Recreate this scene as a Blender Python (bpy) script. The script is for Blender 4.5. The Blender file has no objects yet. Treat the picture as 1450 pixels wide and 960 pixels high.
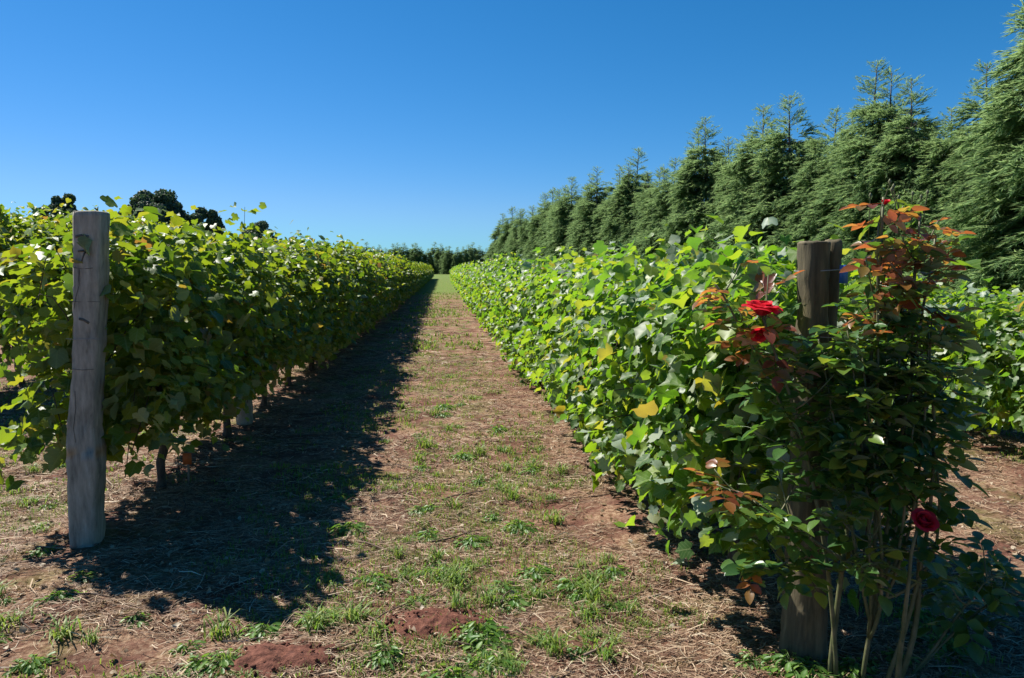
import bpy, math, random
import numpy as np
from mathutils import Vector, Matrix

RNG = np.random.default_rng(11)
random.seed(5)
scene = bpy.context.scene
COL = scene.collection

# ------------------------------------------------------------------ camera
EYE = 1.55
PSI, THETA = math.radians(5.35), math.radians(5.45)      # turned a little right of the rows, tilted a little down
cam_data = bpy.data.cameras.new('camera')
cam_data.sensor_width = 36.0
cam_data.lens = 26.0
cam_data.clip_start = 0.05
cam_data.clip_end = 6000
cam = bpy.data.objects.new('camera', cam_data)
COL.objects.link(cam)
cam.location = (0, 0, EYE)
CF = np.array([math.sin(PSI) * math.cos(THETA), math.cos(PSI) * math.cos(THETA), -math.sin(THETA)])
CR = np.array([math.cos(PSI), -math.sin(PSI), 0.0])
CU = np.cross(CR, CF)
cam.rotation_euler = Vector(CF).to_track_quat('-Z', 'Y').to_euler()
scene.camera = cam

# ------------------------------------------------------------------ light
SUN_DIR = Vector((-1.10, 0.90, 1.85)).normalized()       # towards the sun: ahead and to the left, high
elev = math.asin(SUN_DIR.z)
world = bpy.data.worlds.new('World')
scene.world = world
world.use_nodes = True
nt = world.node_tree
nt.nodes.clear()
sky = nt.nodes.new('ShaderNodeTexSky')
sky.sky_type = 'NISHITA'
sky.sun_disc = False
sky.sun_elevation = elev
sky.sun_rotation = math.atan2(SUN_DIR.x, SUN_DIR.y)
sky.altitude = 900
sky.air_density = 1.0
sky.dust_density = 0.12
sky.ozone_density = 2.2
# the camera's deep clear blue: less red low in the range, more blue
sep = nt.nodes.new('ShaderNodeSeparateColor'); comb = nt.nodes.new('ShaderNodeCombineColor')
def chan(i, power, gain):
    a = nt.nodes.new('ShaderNodeMath'); a.operation = 'POWER'; a.inputs[1].default_value = power
    b = nt.nodes.new('ShaderNodeMath'); b.operation = 'MULTIPLY'; b.inputs[1].default_value = gain
    nt.links.new(sep.outputs[i], a.inputs[0]); nt.links.new(a.outputs[0], b.inputs[0]); nt.links.new(b.outputs[0], comb.inputs[i])
chan(1, 1.0, .79); chan(2, 1.0, 1.19); chan(0, 1.9, .118)
low = nt.nodes.new('ShaderNodeMath'); low.operation = 'MULTIPLY'; low.inputs[1].default_value = .35
cap_ = nt.nodes.new('ShaderNodeMath'); cap_.operation = 'SMOOTH_MIN'; cap_.inputs[2].default_value = .8
nt.links.new(sep.outputs[1], low.inputs[0]); nt.links.new(low.outputs[0], cap_.inputs[0])
nt.links.new(comb.inputs[0].links[0].from_socket, cap_.inputs[1]); nt.links.new(cap_.outputs[0], comb.inputs[0])
bg = nt.nodes.new('ShaderNodeBackground')
bg.inputs['Strength'].default_value = 0.05
wo = nt.nodes.new('ShaderNodeOutputWorld')
nt.links.new(sky.outputs[0], sep.inputs[0])
nt.links.new(comb.outputs[0], bg.inputs['Color'])
nt.links.new(bg.outputs[0], wo.inputs['Surface'])

sun_data = bpy.data.lights.new('sun', 'SUN')
sun_data.energy = 5.0
sun_data.angle = math.radians(0.53)
sun_data.color = (1.0, 0.95, 0.86)
sun = bpy.data.objects.new('sun', sun_data)
COL.objects.link(sun)
sun.location = (-20, 15, 40)
sun.rotation_euler = SUN_DIR.to_track_quat('Z', 'Y').to_euler()

scene.view_settings.view_transform = 'Standard'
scene.view_settings.look = 'None'
scene.view_settings.exposure = 1.0
scene.view_settings.gamma = 1.0
scene.view_settings.use_curve_mapping = False
scene.cycles.max_bounces = 8
scene.cycles.transparent_max_bounces = 4

# ------------------------------------------------------------------ helpers
def project(p):
    """points (n,3) -> x, y on a 1024 x 678 picture and depth; only used to rank which leaves show largest"""
    q = np.asarray(p) - np.array([0, 0, EYE])
    z = q @ CF
    f = 1024 * 26 / 36
    zz = np.where(z > 0.05, z, 0.05)
    return 512 + f * (q @ CR) / zz, 339 - f * (q @ CU) / zz, z

def norm(v):
    return v / np.maximum(np.linalg.norm(v, axis=-1, keepdims=True), 1e-9)

def mesh_np(name, verts, faces, mats, smooth=True):
    """faces: int array (n,3) or (n,4), or a list of such arrays"""
    me = bpy.data.meshes.new(name)
    verts = np.asarray(verts, dtype=np.float32)
    blocks = faces if isinstance(faces, list) else [faces]
    blocks = [np.asarray(b, dtype=np.int32) for b in blocks if len(b)]
    loops = np.concatenate([b.ravel() for b in blocks])
    sizes = np.concatenate([np.full(len(b), b.shape[1], np.int32) for b in blocks])
    starts = np.concatenate([[0], np.cumsum(sizes)[:-1]]).astype(np.int32)
    me.vertices.add(len(verts))
    me.vertices.foreach_set('co', verts.ravel())
    me.loops.add(len(loops))
    me.loops.foreach_set('vertex_index', loops)
    me.polygons.add(len(sizes))
    me.polygons.foreach_set('loop_start', starts)
    me.polygons.foreach_set('loop_total', sizes)
    if smooth:
        me.polygons.foreach_set('use_smooth', np.ones(len(sizes), dtype=bool))
    for m in (mats if isinstance(mats, (list, tuple)) else [mats]):
        me.materials.append(m)
    me.update(calc_edges=True)
    return me

def link(name, data, parent=None, loc=None):
    o = bpy.data.objects.new(name, data)
    COL.objects.link(o)
    if parent is not None:
        o.parent = parent
    if loc is not None:
        o.location = loc
    return o

def tag(o, label=None, cat=None, group=None, kind=None):
    if label: o['label'] = label
    if cat: o['category'] = cat
    if group: o['group'] = group
    if kind: o['kind'] = kind
    return o

def leaf_coords(me, w):
    at = me.attributes.new('leaf_pos', 'FLOAT_VECTOR', 'POINT'); at.data.foreach_set('vector', np.asarray(w, np.float32).ravel())
    return me

class Geo:
    """collects geometry for one mesh"""
    def __init__(s): s.v = []; s.f = {3: [], 4: []}; s.n = 0; s.a = []
    def add(s, v, f, a=None):
        v = np.asarray(v, float); f = np.asarray(f, int)
        if a is not None: s.a.append((s.n, a))
        s.v.append(v); s.f[f.shape[1]].append(f + s.n); s.n += len(v)
    def tube(s, pts, radii, k=6, cap=True):
        pts = np.asarray(pts, float); n = len(pts)
        radii = np.full(n, radii) if np.isscalar(radii) else np.asarray(radii, float)
        t = norm(np.gradient(pts, axis=0))
        ref = np.array([0, 0, 1.0]) if abs(t[0, 2]) < 0.8 else np.array([1.0, 0, 0])
        a = norm(np.cross(t, ref)); b = np.cross(t, a)
        ang = np.linspace(0, 2 * np.pi, k, endpoint=False)
        ring = (np.cos(ang)[None, :, None] * a[:, None] + np.sin(ang)[None, :, None] * b[:, None]) * radii[:, None, None]
        v = (pts[:, None] + ring).reshape(-1, 3)
        i = np.arange(n - 1)[:, None] * k; j = np.arange(k)[None]; j2 = (j + 1) % k
        f = np.stack([i + j, i + j2, i + k + j2, i + k + j], -1).reshape(-1, 4)
        s.add(v, f)
        if cap:
            base = s.n
            s.add(np.array([pts[0], pts[-1]]), np.zeros((0, 3), int))
            off = base - n * k
            jj = np.arange(k); kk = (jj + 1) % k
            tri = np.concatenate([np.stack([np.full(k, base), off + kk, off + jj], -1),
                                  np.stack([np.full(k, base + 1), off + (n - 1) * k + jj, off + (n - 1) * k + kk], -1)])
            s.f[3].append(tri)
    def box(s, lo, hi):
        x0, y0, z0 = lo; x1, y1, z1 = hi
        s.add([(x0, y0, z0), (x1, y0, z0), (x1, y1, z0), (x0, y1, z0), (x0, y0, z1), (x1, y0, z1), (x1, y1, z1), (x0, y1, z1)],
              [(3, 2, 1, 0), (4, 5, 6, 7), (0, 1, 5, 4), (1, 2, 6, 5), (2, 3, 7, 6), (3, 0, 4, 7)])
    def mesh(s, name, mats, smooth=True):
        fs = [np.concatenate(s.f[k]) for k in (3, 4) if s.f[k] and sum(len(q) for q in s.f[k])]
        me = mesh_np(name, np.concatenate(s.v), fs, mats, smooth)
        if s.a:
            w = np.full((s.n, 3), 9.0, np.float32)
            for k, a in s.a: w[k:k + len(a)] = a
            leaf_coords(me, w)
        return me

def hash2(ix, iy, seed):
    h = (ix * 374761393 + iy * 668265263 + seed * 974634777) & 0xFFFFFFFF
    h = ((h ^ (h >> 13)) * 1274126177) & 0xFFFFFFFF
    return ((h ^ (h >> 16)) & 0xFFFF) / 65535.0

def vnoise(x, y, s, seed=0):
    x = np.asarray(x, float) / s; y = np.asarray(y, float) / s
    ix = np.floor(x).astype(np.int64); iy = np.floor(y).astype(np.int64)
    fx = x - ix; fy = y - iy
    fx = fx * fx * (3 - 2 * fx); fy = fy * fy * (3 - 2 * fy)
    a = hash2(ix, iy, seed); b = hash2(ix + 1, iy, seed); c = hash2(ix, iy + 1, seed); d = hash2(ix + 1, iy + 1, seed)
    return (a * (1 - fx) + b * fx) * (1 - fy) + (c * (1 - fx) + d * fx) * fy

ROWX = {'L2': -5.45, 'L1': -1.96, 'R1': 1.45, 'R2': 4.90}

def gz(x, y):
    """height of the ground"""
    x = np.asarray(x, float); y = np.asarray(y, float)
    near = np.clip((60 - y) / 40, 0, 1) * np.clip((30 - np.abs(x)) / 15, 0, 1)
    z = (vnoise(x, y, 0.55, 1) - .5) * 0.040 + (vnoise(x, y, 0.21, 2) - .5) * 0.028 + (vnoise(x, y, 0.09, 3) - .5) * 0.014
    berm = sum(np.exp(-((x - c) / 0.45) ** 2) for c in ROWX.values()) * 0.035
    return (z + berm) * near

# ------------------------------------------------------------------ materials
def new_mat(name):
    m = bpy.data.materials.new(name)
    m.use_nodes = True
    n = m.node_tree
    n.nodes.clear()
    out = n.nodes.new('ShaderNodeOutputMaterial')
    return m, n, out

def ramp(n, stops, interp='LINEAR'):
    r = n.nodes.new('ShaderNodeValToRGB')
    r.color_ramp.interpolation = interp
    e = r.color_ramp.elements
    while len(e) < len(stops): e.new(0.5)
    for el, (p, c) in zip(e, stops):
        el.position = p; el.color = (*c, 1)
    return r

def piece_random(n):
    """a random number that differs between leaf objects and between the leaves joined in one mesh"""
    g = n.nodes.new('ShaderNodeNewGeometry'); o = n.nodes.new('ShaderNodeObjectInfo')
    a = n.nodes.new('ShaderNodeMath'); a.operation = 'ADD'
    n.links.new(g.outputs['Random Per Island'], a.inputs[0]); n.links.new(o.outputs['Random'], a.inputs[1])
    f = n.nodes.new('ShaderNodeMath'); f.operation = 'FRACT'
    n.links.new(a.outputs[0], f.inputs[0])
    return f.outputs[0], g

def leaf_mat(name, top, under, through, trans=0.42, rough=0.42, spec=0.5, veins=False):
    m, n, out = new_mat(name)
    rnd, g = piece_random(n)
    rt, ru, rth = ramp(n, top), ramp(n, under), ramp(n, through)
    for r in (rt, ru, rth): n.links.new(rnd, r.inputs[0])
    mx = n.nodes.new('ShaderNodeMix'); mx.data_type = 'RGBA'
    n.links.new(g.outputs['Backfacing'], mx.inputs['Factor'])
    n.links.new(rt.outputs[0], mx.inputs[6]); n.links.new(ru.outputs[0], mx.inputs[7])
    # veins: a midrib and slanting side veins, slightly paler
    at = n.nodes.new('ShaderNodeAttribute'); at.attribute_name = 'leaf_pos'
    sx = n.nodes.new('ShaderNodeSeparateXYZ'); n.links.new(at.outputs['Vector'], sx.inputs[0])
    def mth(op, a, b=None):
        q = n.nodes.new('ShaderNodeMath'); q.operation = op
        for i, v in enumerate((a, b)):
            if v is None: continue
            if hasattr(v, 'is_linked'): n.links.new(v, q.inputs[i])
            else: q.inputs[i].default_value = v
        return q.outputs[0]
    ax = mth('ABSOLUTE', sx.outputs[0])
    side = mth('PINGPONG', mth('MULTIPLY', mth('SUBTRACT', sx.outputs[1], mth('MULTIPLY', ax, .8)), 4.6), .5)
    vein = mth('MAXIMUM', mth('LESS_THAN', ax, .030), mth('LESS_THAN', side, .055))
    vein = mth('MULTIPLY', vein, mth('LESS_THAN', ax, 2.0))
    vc = n.nodes.new('ShaderNodeMix'); vc.data_type = 'RGBA'
    n.links.new(mth('MULTIPLY', vein, .38 if veins else 0.0), vc.inputs['Factor']); n.links.new(mx.outputs[2], vc.inputs[6]); vc.inputs[7].default_value = (.34, .40, .16, 1)
    # faint blotches
    tc = n.nodes.new('ShaderNodeTexCoord')
    nz = n.nodes.new('ShaderNodeTexNoise'); nz.inputs['Scale'].default_value = 40; nz.inputs['Detail'].default_value = 2
    n.links.new(tc.outputs['Object'], nz.inputs['Vector'])
    hs = n.nodes.new('ShaderNodeHueSaturation')
    mr = n.nodes.new('ShaderNodeMapRange'); mr.inputs[1].default_value = .3; mr.inputs[2].default_value = .7
    mr.inputs[3].default_value = 0.75; mr.inputs[4].default_value = 1.2
    n.links.new(nz.outputs[0], mr.inputs[0]); n.links.new(mr.outputs[0], hs.inputs['Value']); n.links.new(vc.outputs[2], hs.inputs['Color'])
    p = n.nodes.new('ShaderNodeBsdfPrincipled')
    p.inputs['Roughness'].default_value = rough
    p.inputs['Specular IOR Level'].default_value = spec
    n.links.new(hs.outputs[0], p.inputs['Base Color'])
    t = n.nodes.new('ShaderNodeBsdfTranslucent'); n.links.new(rth.outputs[0], t.inputs['Color'])
    ms = n.nodes.new('ShaderNodeMixShader'); ms.inputs[0].default_value = trans
    n.links.new(p.outputs[0], ms.inputs[1]); n.links.new(t.outputs[0], ms.inputs[2])
    n.links.new(ms.outputs[0], out.inputs['Surface'])
    return m

M = {}
M['vine_leaf'] = leaf_mat('vine leaf',  # left rows: see-through tones dimmed to put their shaded side into the colour
    [(0, (.030, .075, .012)), (.30, (.055, .115, .013)), (.62, (.100, .165, .015)), (.90, (.165, .210, .018)), (.97, (.21, .20, .02)), (1, (.20, .115, .03))],
    [(0, (.13, .20, .10)), (.6, (.17, .24, .12)), (1, (.22, .24, .11))],
    [(0, (.13, .26, .010)), (.35, (.25, .38, .012)), (.80, (.40, .50, .015)), (.97, (.54, .50, .03)), (1, (.45, .22, .04))], trans=.36, rough=.46, spec=.34, veins=True)
M['vine_leaf_sunny'] = leaf_mat('vine leaf of the sunny row',  # right rows: glossier, paler beneath, see-through tones raised to imitate sunlit leaves
    [(0, (.028, .078, .014)), (.35, (.050, .120, .015)), (.70, (.085, .165, .016)), (.975, (.14, .20, .02)), (.987, (.22, .19, .03)), (1, (.20, .13, .03))],
    [(0, (.23, .30, .23)), (.6, (.29, .35, .28)), (1, (.32, .36, .25))],
    [(0, (.13, .32, .012)), (.4, (.24, .46, .014)), (.88, (.40, .56, .016)), (.98, (.5, .5, .03)), (1, (.5, .36, .03))], trans=.42, rough=.46, spec=.40, veins=True)
M['rose_leaf'] = leaf_mat('rose leaf',
    [(0, (.028, .080, .026)), (.6, (.052, .125, .030)), (1, (.10, .17, .028))],
    [(0, (.13, .19, .14)), (1, (.18, .23, .15))],
    [(0, (.10, .25, .02)), (.6, (.20, .38, .02)), (1, (.38, .46, .03))], trans=.34, rough=.30, spec=.6)
M['rose_young'] = leaf_mat('young rose leaf',
    [(0, (.11, .032, .020)), (.5, (.19, .060, .022)), (1, (.16, .11, .025))],
    [(0, (.34, .24, .22)), (1, (.36, .28, .22))],
    [(0, (.46, .10, .03)), (.5, (.64, .22, .04)), (1, (.58, .40, .05))], trans=.40, rough=.30, spec=.6)
M['petal'] = leaf_mat('rose petal',
    [(0, (.42, .006, .018)), (1, (.62, .015, .035))], [(0, (.40, .01, .03)), (1, (.5, .02, .05))], [(0, (.75, .02, .04)), (1, (.85, .04, .06))], trans=.35, rough=.55, spec=.3)
M['grass'] = leaf_mat('grass blade',
    [(0, (.060, .135, .018)), (.6, (.11, .20, .028)), (1, (.22, .26, .06))], [(0, (.07, .15, .03)), (1, (.2, .25, .06))],
    [(0, (.18, .38, .03)), (1, (.42, .5, .08))], trans=.35, rough=.5, spec=.35)
M['weed'] = leaf_mat('weed leaf',
    [(0, (.050, .125, .020)), (.7, (.09, .19, .035)), (1, (.15, .24, .06))], [(0, (.12, .2, .09)), (1, (.18, .25, .11))],
    [(0, (.18, .4, .03)), (1, (.34, .5, .06))], trans=.35, rough=.45, spec=.4)
M['litter'] = leaf_mat('dead leaf',
    [(0, (.12, .07, .04)), (.5, (.21, .145, .085)), (.85, (.33, .26, .175)), (1, (.42, .36, .27))], [(0, (.18, .12, .07)), (1, (.36, .30, .22))],
    [(0, (.3, .18, .08)), (1, (.5, .4, .2))], trans=.15, rough=.6, spec=.3)

def plain_mat(name, stops, rough=.8, bump=0.0, scale=(12, 12, 12), detail=6, by_piece=False, spec=.3, dist=.01):
    m, n, out = new_mat(name)
    tc = n.nodes.new('ShaderNodeTexCoord'); mp = n.nodes.new('ShaderNodeMapping'); mp.inputs['Scale'].default_value = scale
    nz = n.nodes.new('ShaderNodeTexNoise'); nz.inputs['Scale'].default_value = 1; nz.inputs['Detail'].default_value = detail
    nz.inputs['Roughness'].default_value = .65
    n.links.new(tc.outputs['Object'], mp.inputs[0]); n.links.new(mp.outputs[0], nz.inputs['Vector'])
    r = ramp(n, stops)
    if by_piece:
        rnd, g = piece_random(n); n.links.new(rnd, r.inputs[0])
    else:
        mr = n.nodes.new('ShaderNodeMapRange'); mr.inputs[1].default_value = .28; mr.inputs[2].default_value = .72
        n.links.new(nz.outputs[0], mr.inputs[0]); n.links.new(mr.outputs[0], r.inputs[0])
    p = n.nodes.new('ShaderNodeBsdfPrincipled'); p.inputs['Roughness'].default_value = rough; p.inputs['Specular IOR Level'].default_value = spec
    n.links.new(r.outputs[0], p.inputs['Base Color'])
    if bump:
        b = n.nodes.new('ShaderNodeBump'); b.inputs['Strength'].default_value = bump; b.inputs['Distance'].default_value = dist
        n.links.new(nz.outputs[0], b.inputs['Height']); n.links.new(b.outputs[0], p.inputs['Normal'])
    n.links.new(p.outputs[0], out.inputs['Surface'])
    return m

M['bark'] = plain_mat('vine bark', [(0, (.035, .026, .020)), (.6, (.085, .065, .05)), (1, (.16, .13, .10))], bump=.8, scale=(60, 60, 14))
M['cane'] = plain_mat('cane', [(0, (.07, .045, .025)), (.6, (.14, .10, .05)), (1, (.22, .17, .09))], scale=(30, 30, 30))
M['tree_bark'] = plain_mat('tree bark', [(0, (.03, .024, .02)), (1, (.12, .10, .085))], scale=(8, 8, 2))
M['weathered'] = plain_mat('weathered post', [(0, (.10, .090, .072)), (.35, (.235, .215, .175)), (.7, (.335, .305, .25)), (1, (.42, .39, .33))], rough=.9, bump=.7, scale=(26, 26, 5), dist=.006)
M['timber'] = plain_mat('timber', [(0, (.040, .034, .022)), (.5, (.095, .080, .048)), (.85, (.16, .13, .075)), (1, (.14, .15, .10))], rough=.9, bump=.9, scale=(34, 34, 4), dist=.006)
M['mark'] = plain_mat('burnt mark', [(0, (.05, .044, .038)), (1, (.14, .125, .105))], rough=.95)
M['wire'] = plain_mat('wire', [(0, (.14, .14, .14)), (1, (.3, .3, .3))], rough=.5)
M['blue_tag'] = plain_mat('blue tag', [(0, (.035, .14, .50)), (1, (.07, .22, .62))], rough=.4, scale=(30, 30, 30))
M['orange_tag'] = plain_mat('orange tag', [(0, (.50, .10, .025)), (1, (.60, .15, .04))], rough=.5, scale=(30, 30, 30))
M['rose_stem'] = plain_mat('rose stem', [(0, (.05, .07, .025)), (.5, (.10, .11, .05)), (1, (.20, .17, .10))], rough=.55, scale=(14, 14, 14))
M['straw'] = plain_mat('straw', [(0, (.065, .030, .019)), (.3, (.16, .090, .055)), (.65, (.29, .195, .125)), (.88, (.40, .30, .20)), (1, (.49, .41, .30))], rough=.7, by_piece=True)
M['twig'] = plain_mat('twig', [(0, (.06, .04, .03)), (.6, (.15, .10, .07)), (1, (.26, .20, .15))], rough=.8, by_piece=True)
M['cypress'] = leaf_mat('cypress spray',
    [(0, (.080, .150, .075)), (.5, (.120, .205, .090)), (.9, (.160, .245, .100)), (1, (.19, .215, .10))], [(0, (.085, .155, .08)), (1, (.16, .235, .10))],
    [(0, (.23, .38, .15)), (1, (.40, .53, .20))], trans=.50, rough=.6, spec=.2)
M['dark_tree'] = leaf_mat('dark broad tree leaf',
    [(0, (.030, .055, .035)), (1, (.075, .105, .060))], [(0, (.03, .055, .035)), (1, (.08, .11, .06))], [(0, (.04, .09, .04)), (1, (.10, .16, .06))], trans=.25, rough=.6)

def ground_mat():
    m, n, out = new_mat('vineyard soil')
    L = n.links.new
    g = n.nodes.new('ShaderNodeNewGeometry')
    def noise(scale, detail=5, rough=.6, stretch=None):
        t = n.nodes.new('ShaderNodeTexNoise'); t.inputs['Scale'].default_value = scale; t.inputs['Detail'].default_value = detail; t.inputs['Roughness'].default_value = rough
        if stretch:
            mp = n.nodes.new('ShaderNodeMapping'); mp.inputs['Scale'].default_value = stretch
            L(g.outputs['Position'], mp.inputs[0]); L(mp.outputs[0], t.inputs['Vector'])
        else:
            L(g.outputs['Position'], t.inputs['Vector'])
        return t.outputs[0]
    def mr(src, a, b, c=0., d=1.):
        q = n.nodes.new('ShaderNodeMapRange'); q.inputs[1].default_value = a; q.inputs[2].default_value = b; q.inputs[3].default_value = c; q.inputs[4].default_value = d
        L(src, q.inputs[0]); return q.outputs[0]
    def mix(f, a, b):
        q = n.nodes.new('ShaderNodeMix'); q.data_type = 'RGBA'
        for s, i in ((f, 0), (a, 6), (b, 7)):
            if hasattr(s, 'is_linked'): L(s, q.inputs[i])
            elif i == 0: q.inputs[0].default_value = s
            else: q.inputs[i].default_value = (*s, 1)
        return q.outputs[2]
    def mul(a, b):
        q = n.nodes.new('ShaderNodeMath'); q.operation = 'MULTIPLY'
        for s, i in ((a, 0), (b, 1)):
            if hasattr(s, 'is_linked'): L(s, q.inputs[i])
            else: q.inputs[i].default_value = s
        return q.outputs[0]
    soil = ramp(n, [(0, (.055, .023, .016)), (.5, (.125, .055, .038)), (1, (.21, .105, .075))]); L(mr(noise(9), .3, .7), soil.inputs[0])
    straw = ramp(n, [(0, (.100, .045, .028)), (.5, (.235, .138, .086)), (1, (.39, .28, .185))]); L(mr(noise(38, 4, .7), .35, .65), straw.inputs[0])
    c = mix(mr(noise(2.3, 6, .65), .40, .58), soil.outputs[0], straw.outputs[0])
    # green growth: patchy on the strip, thicker with distance and beyond the rows
    sep = n.nodes.new('ShaderNodeSeparateXYZ'); L(g.outputs['Position'], sep.inputs[0])
    gr = ramp(n, [(0, (.050, .110, .014)), (.6, (.090, .180, .022)), (1, (.15, .22, .04))]); L(mr(noise(14), .3, .7), gr.inputs[0])
    patch = mr(noise(1.7, 7, .7), .50, .60)
    farther = mr(sep.outputs[1], 3., 26., .25, .62)
    c = mix(mul(patch, farther), c, gr.outputs[0])
    fine = mr(noise(5, 6, .75), .36, .55)
    lush = n.nodes.new('ShaderNodeMath'); lush.operation = 'MAXIMUM'
    L(mr(sep.outputs[1], 38., 50.), lush.inputs[0]); L(mr(sep.outputs[0], 5.6, 6.4), lush.inputs[1])
    c = mix(mul(lush.outputs[0], fine), c, gr.outputs[0])
    p = n.nodes.new('ShaderNodeBsdfPrincipled'); p.inputs['Roughness'].default_value = .95; p.inputs['Specular IOR Level'].default_value = .15
    L(c, p.inputs['Base Color'])
    b = n.nodes.new('ShaderNodeBump'); b.inputs['Strength'].default_value = .9; b.inputs['Distance'].default_value = .03
    L(noise(30, 8, .7), b.inputs['Height']); L(b.outputs[0], p.inputs['Normal'])
    L(p.outputs[0], out.inputs['Surface'])
    return m
M['ground'] = ground_mat()

# ------------------------------------------------------------------ ground: one sheet, finer near the camera
def axis(lo, hi, step, far):
    mid = np.arange(lo, hi + step / 2, step)
    g = []; d = step
    p = hi
    while p < far:
        d *= 1.22; p += d; g.append(p)
    h = []; d = step; p = lo
    while p > -far:
        d *= 1.22; p -= d; h.append(p)
    return np.concatenate([h[::-1], mid, g])
gx, gy = axis(-6, 6.5, .05, 2500), axis(1.6, 13, .05, 2500)
XX, YY = np.meshgrid(gx, gy)
nv = np.stack([XX, YY, gz(XX, YY)], -1).reshape(-1, 3)
W = len(gx); ii = (np.arange(len(gy) - 1)[:, None] * W + np.arange(W - 1)[None]).ravel()
ground = link('ground', mesh_np('ground', nv, np.stack([ii, ii + 1, ii + W + 1, ii + W], -1), M['ground']))
tag(ground, 'red vineyard soil covered with dry straw between the rows', 'ground', kind='structure')

# ------------------------------------------------------------------ leaves
def grape_leaf(seed, teeth=True):
    r = np.random.default_rng(seed)
    half = [(0.08, -0.04), (0.26, -0.13), (0.43, 0.0), (0.53, 0.22), (0.46, 0.36), (0.50, 0.54), (0.36, 0.68), (0.20, 0.80)] if teeth else [(0.22, -0.12), (0.52, 0.18), (0.42, 0.62)]
    half = np.array(half) * (1 + r.uniform(-.13, .13, (len(half), 1)))
    tip = np.array([[r.uniform(-.05, .05), 1.0]])
    left = half[::-1] * np.array([-1, 1]) * (1 + r.uniform(-.06, .06, (len(half), 1)))
    out = np.concatenate([half, tip, left]); out = np.concatenate([out, [[0, .06]]])
    c = np.array([[0, .36]])
    v2 = np.concatenate([c, out])
    x, y = v2[:, 0], v2[:, 1]
    z = 1.0 * np.abs(x) ** 1.5 * r.uniform(-.9, 1.2) - 0.45 * np.maximum(y - .3, 0) ** 2 * r.uniform(.2, 1.8) + x * r.uniform(-.25, .25) * y + r.uniform(-.045, .045, len(x))
    v = np.stack([x, y, z], -1); v[:, 1] -= 0.0
    k = len(out); j = np.arange(k)
    return v, np.stack([np.zeros(k, int), 1 + j, 1 + (j + 1) % k], -1)
LEAF_HI = [grape_leaf(s) for s in range(6)]
LEAF_LO = [grape_leaf(s, False) for s in range(20, 24)]

def frames(nrm, tip):
    z = norm(nrm); y = norm(tip - (tip * z).sum(-1, keepdims=True) * z); x = np.cross(y, z)
    return np.stack([x, y, z], -1)          # columns

def scatter(geo, templates, pos, R, size, tid):
    for k, (v, f) in enumerate(templates):
        s = np.where(tid == k)[0]
        if not len(s): continue
        w = np.einsum('nij,vj->nvi', R[s], v) * size[s, None, None] + pos[s, None]
        geo.add(w.reshape(-1, 3), (f[None] + (np.arange(len(s)) * len(v))[:, None, None]).reshape(-1, f.shape[1]), np.tile(v, (len(s), 1)))

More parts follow.
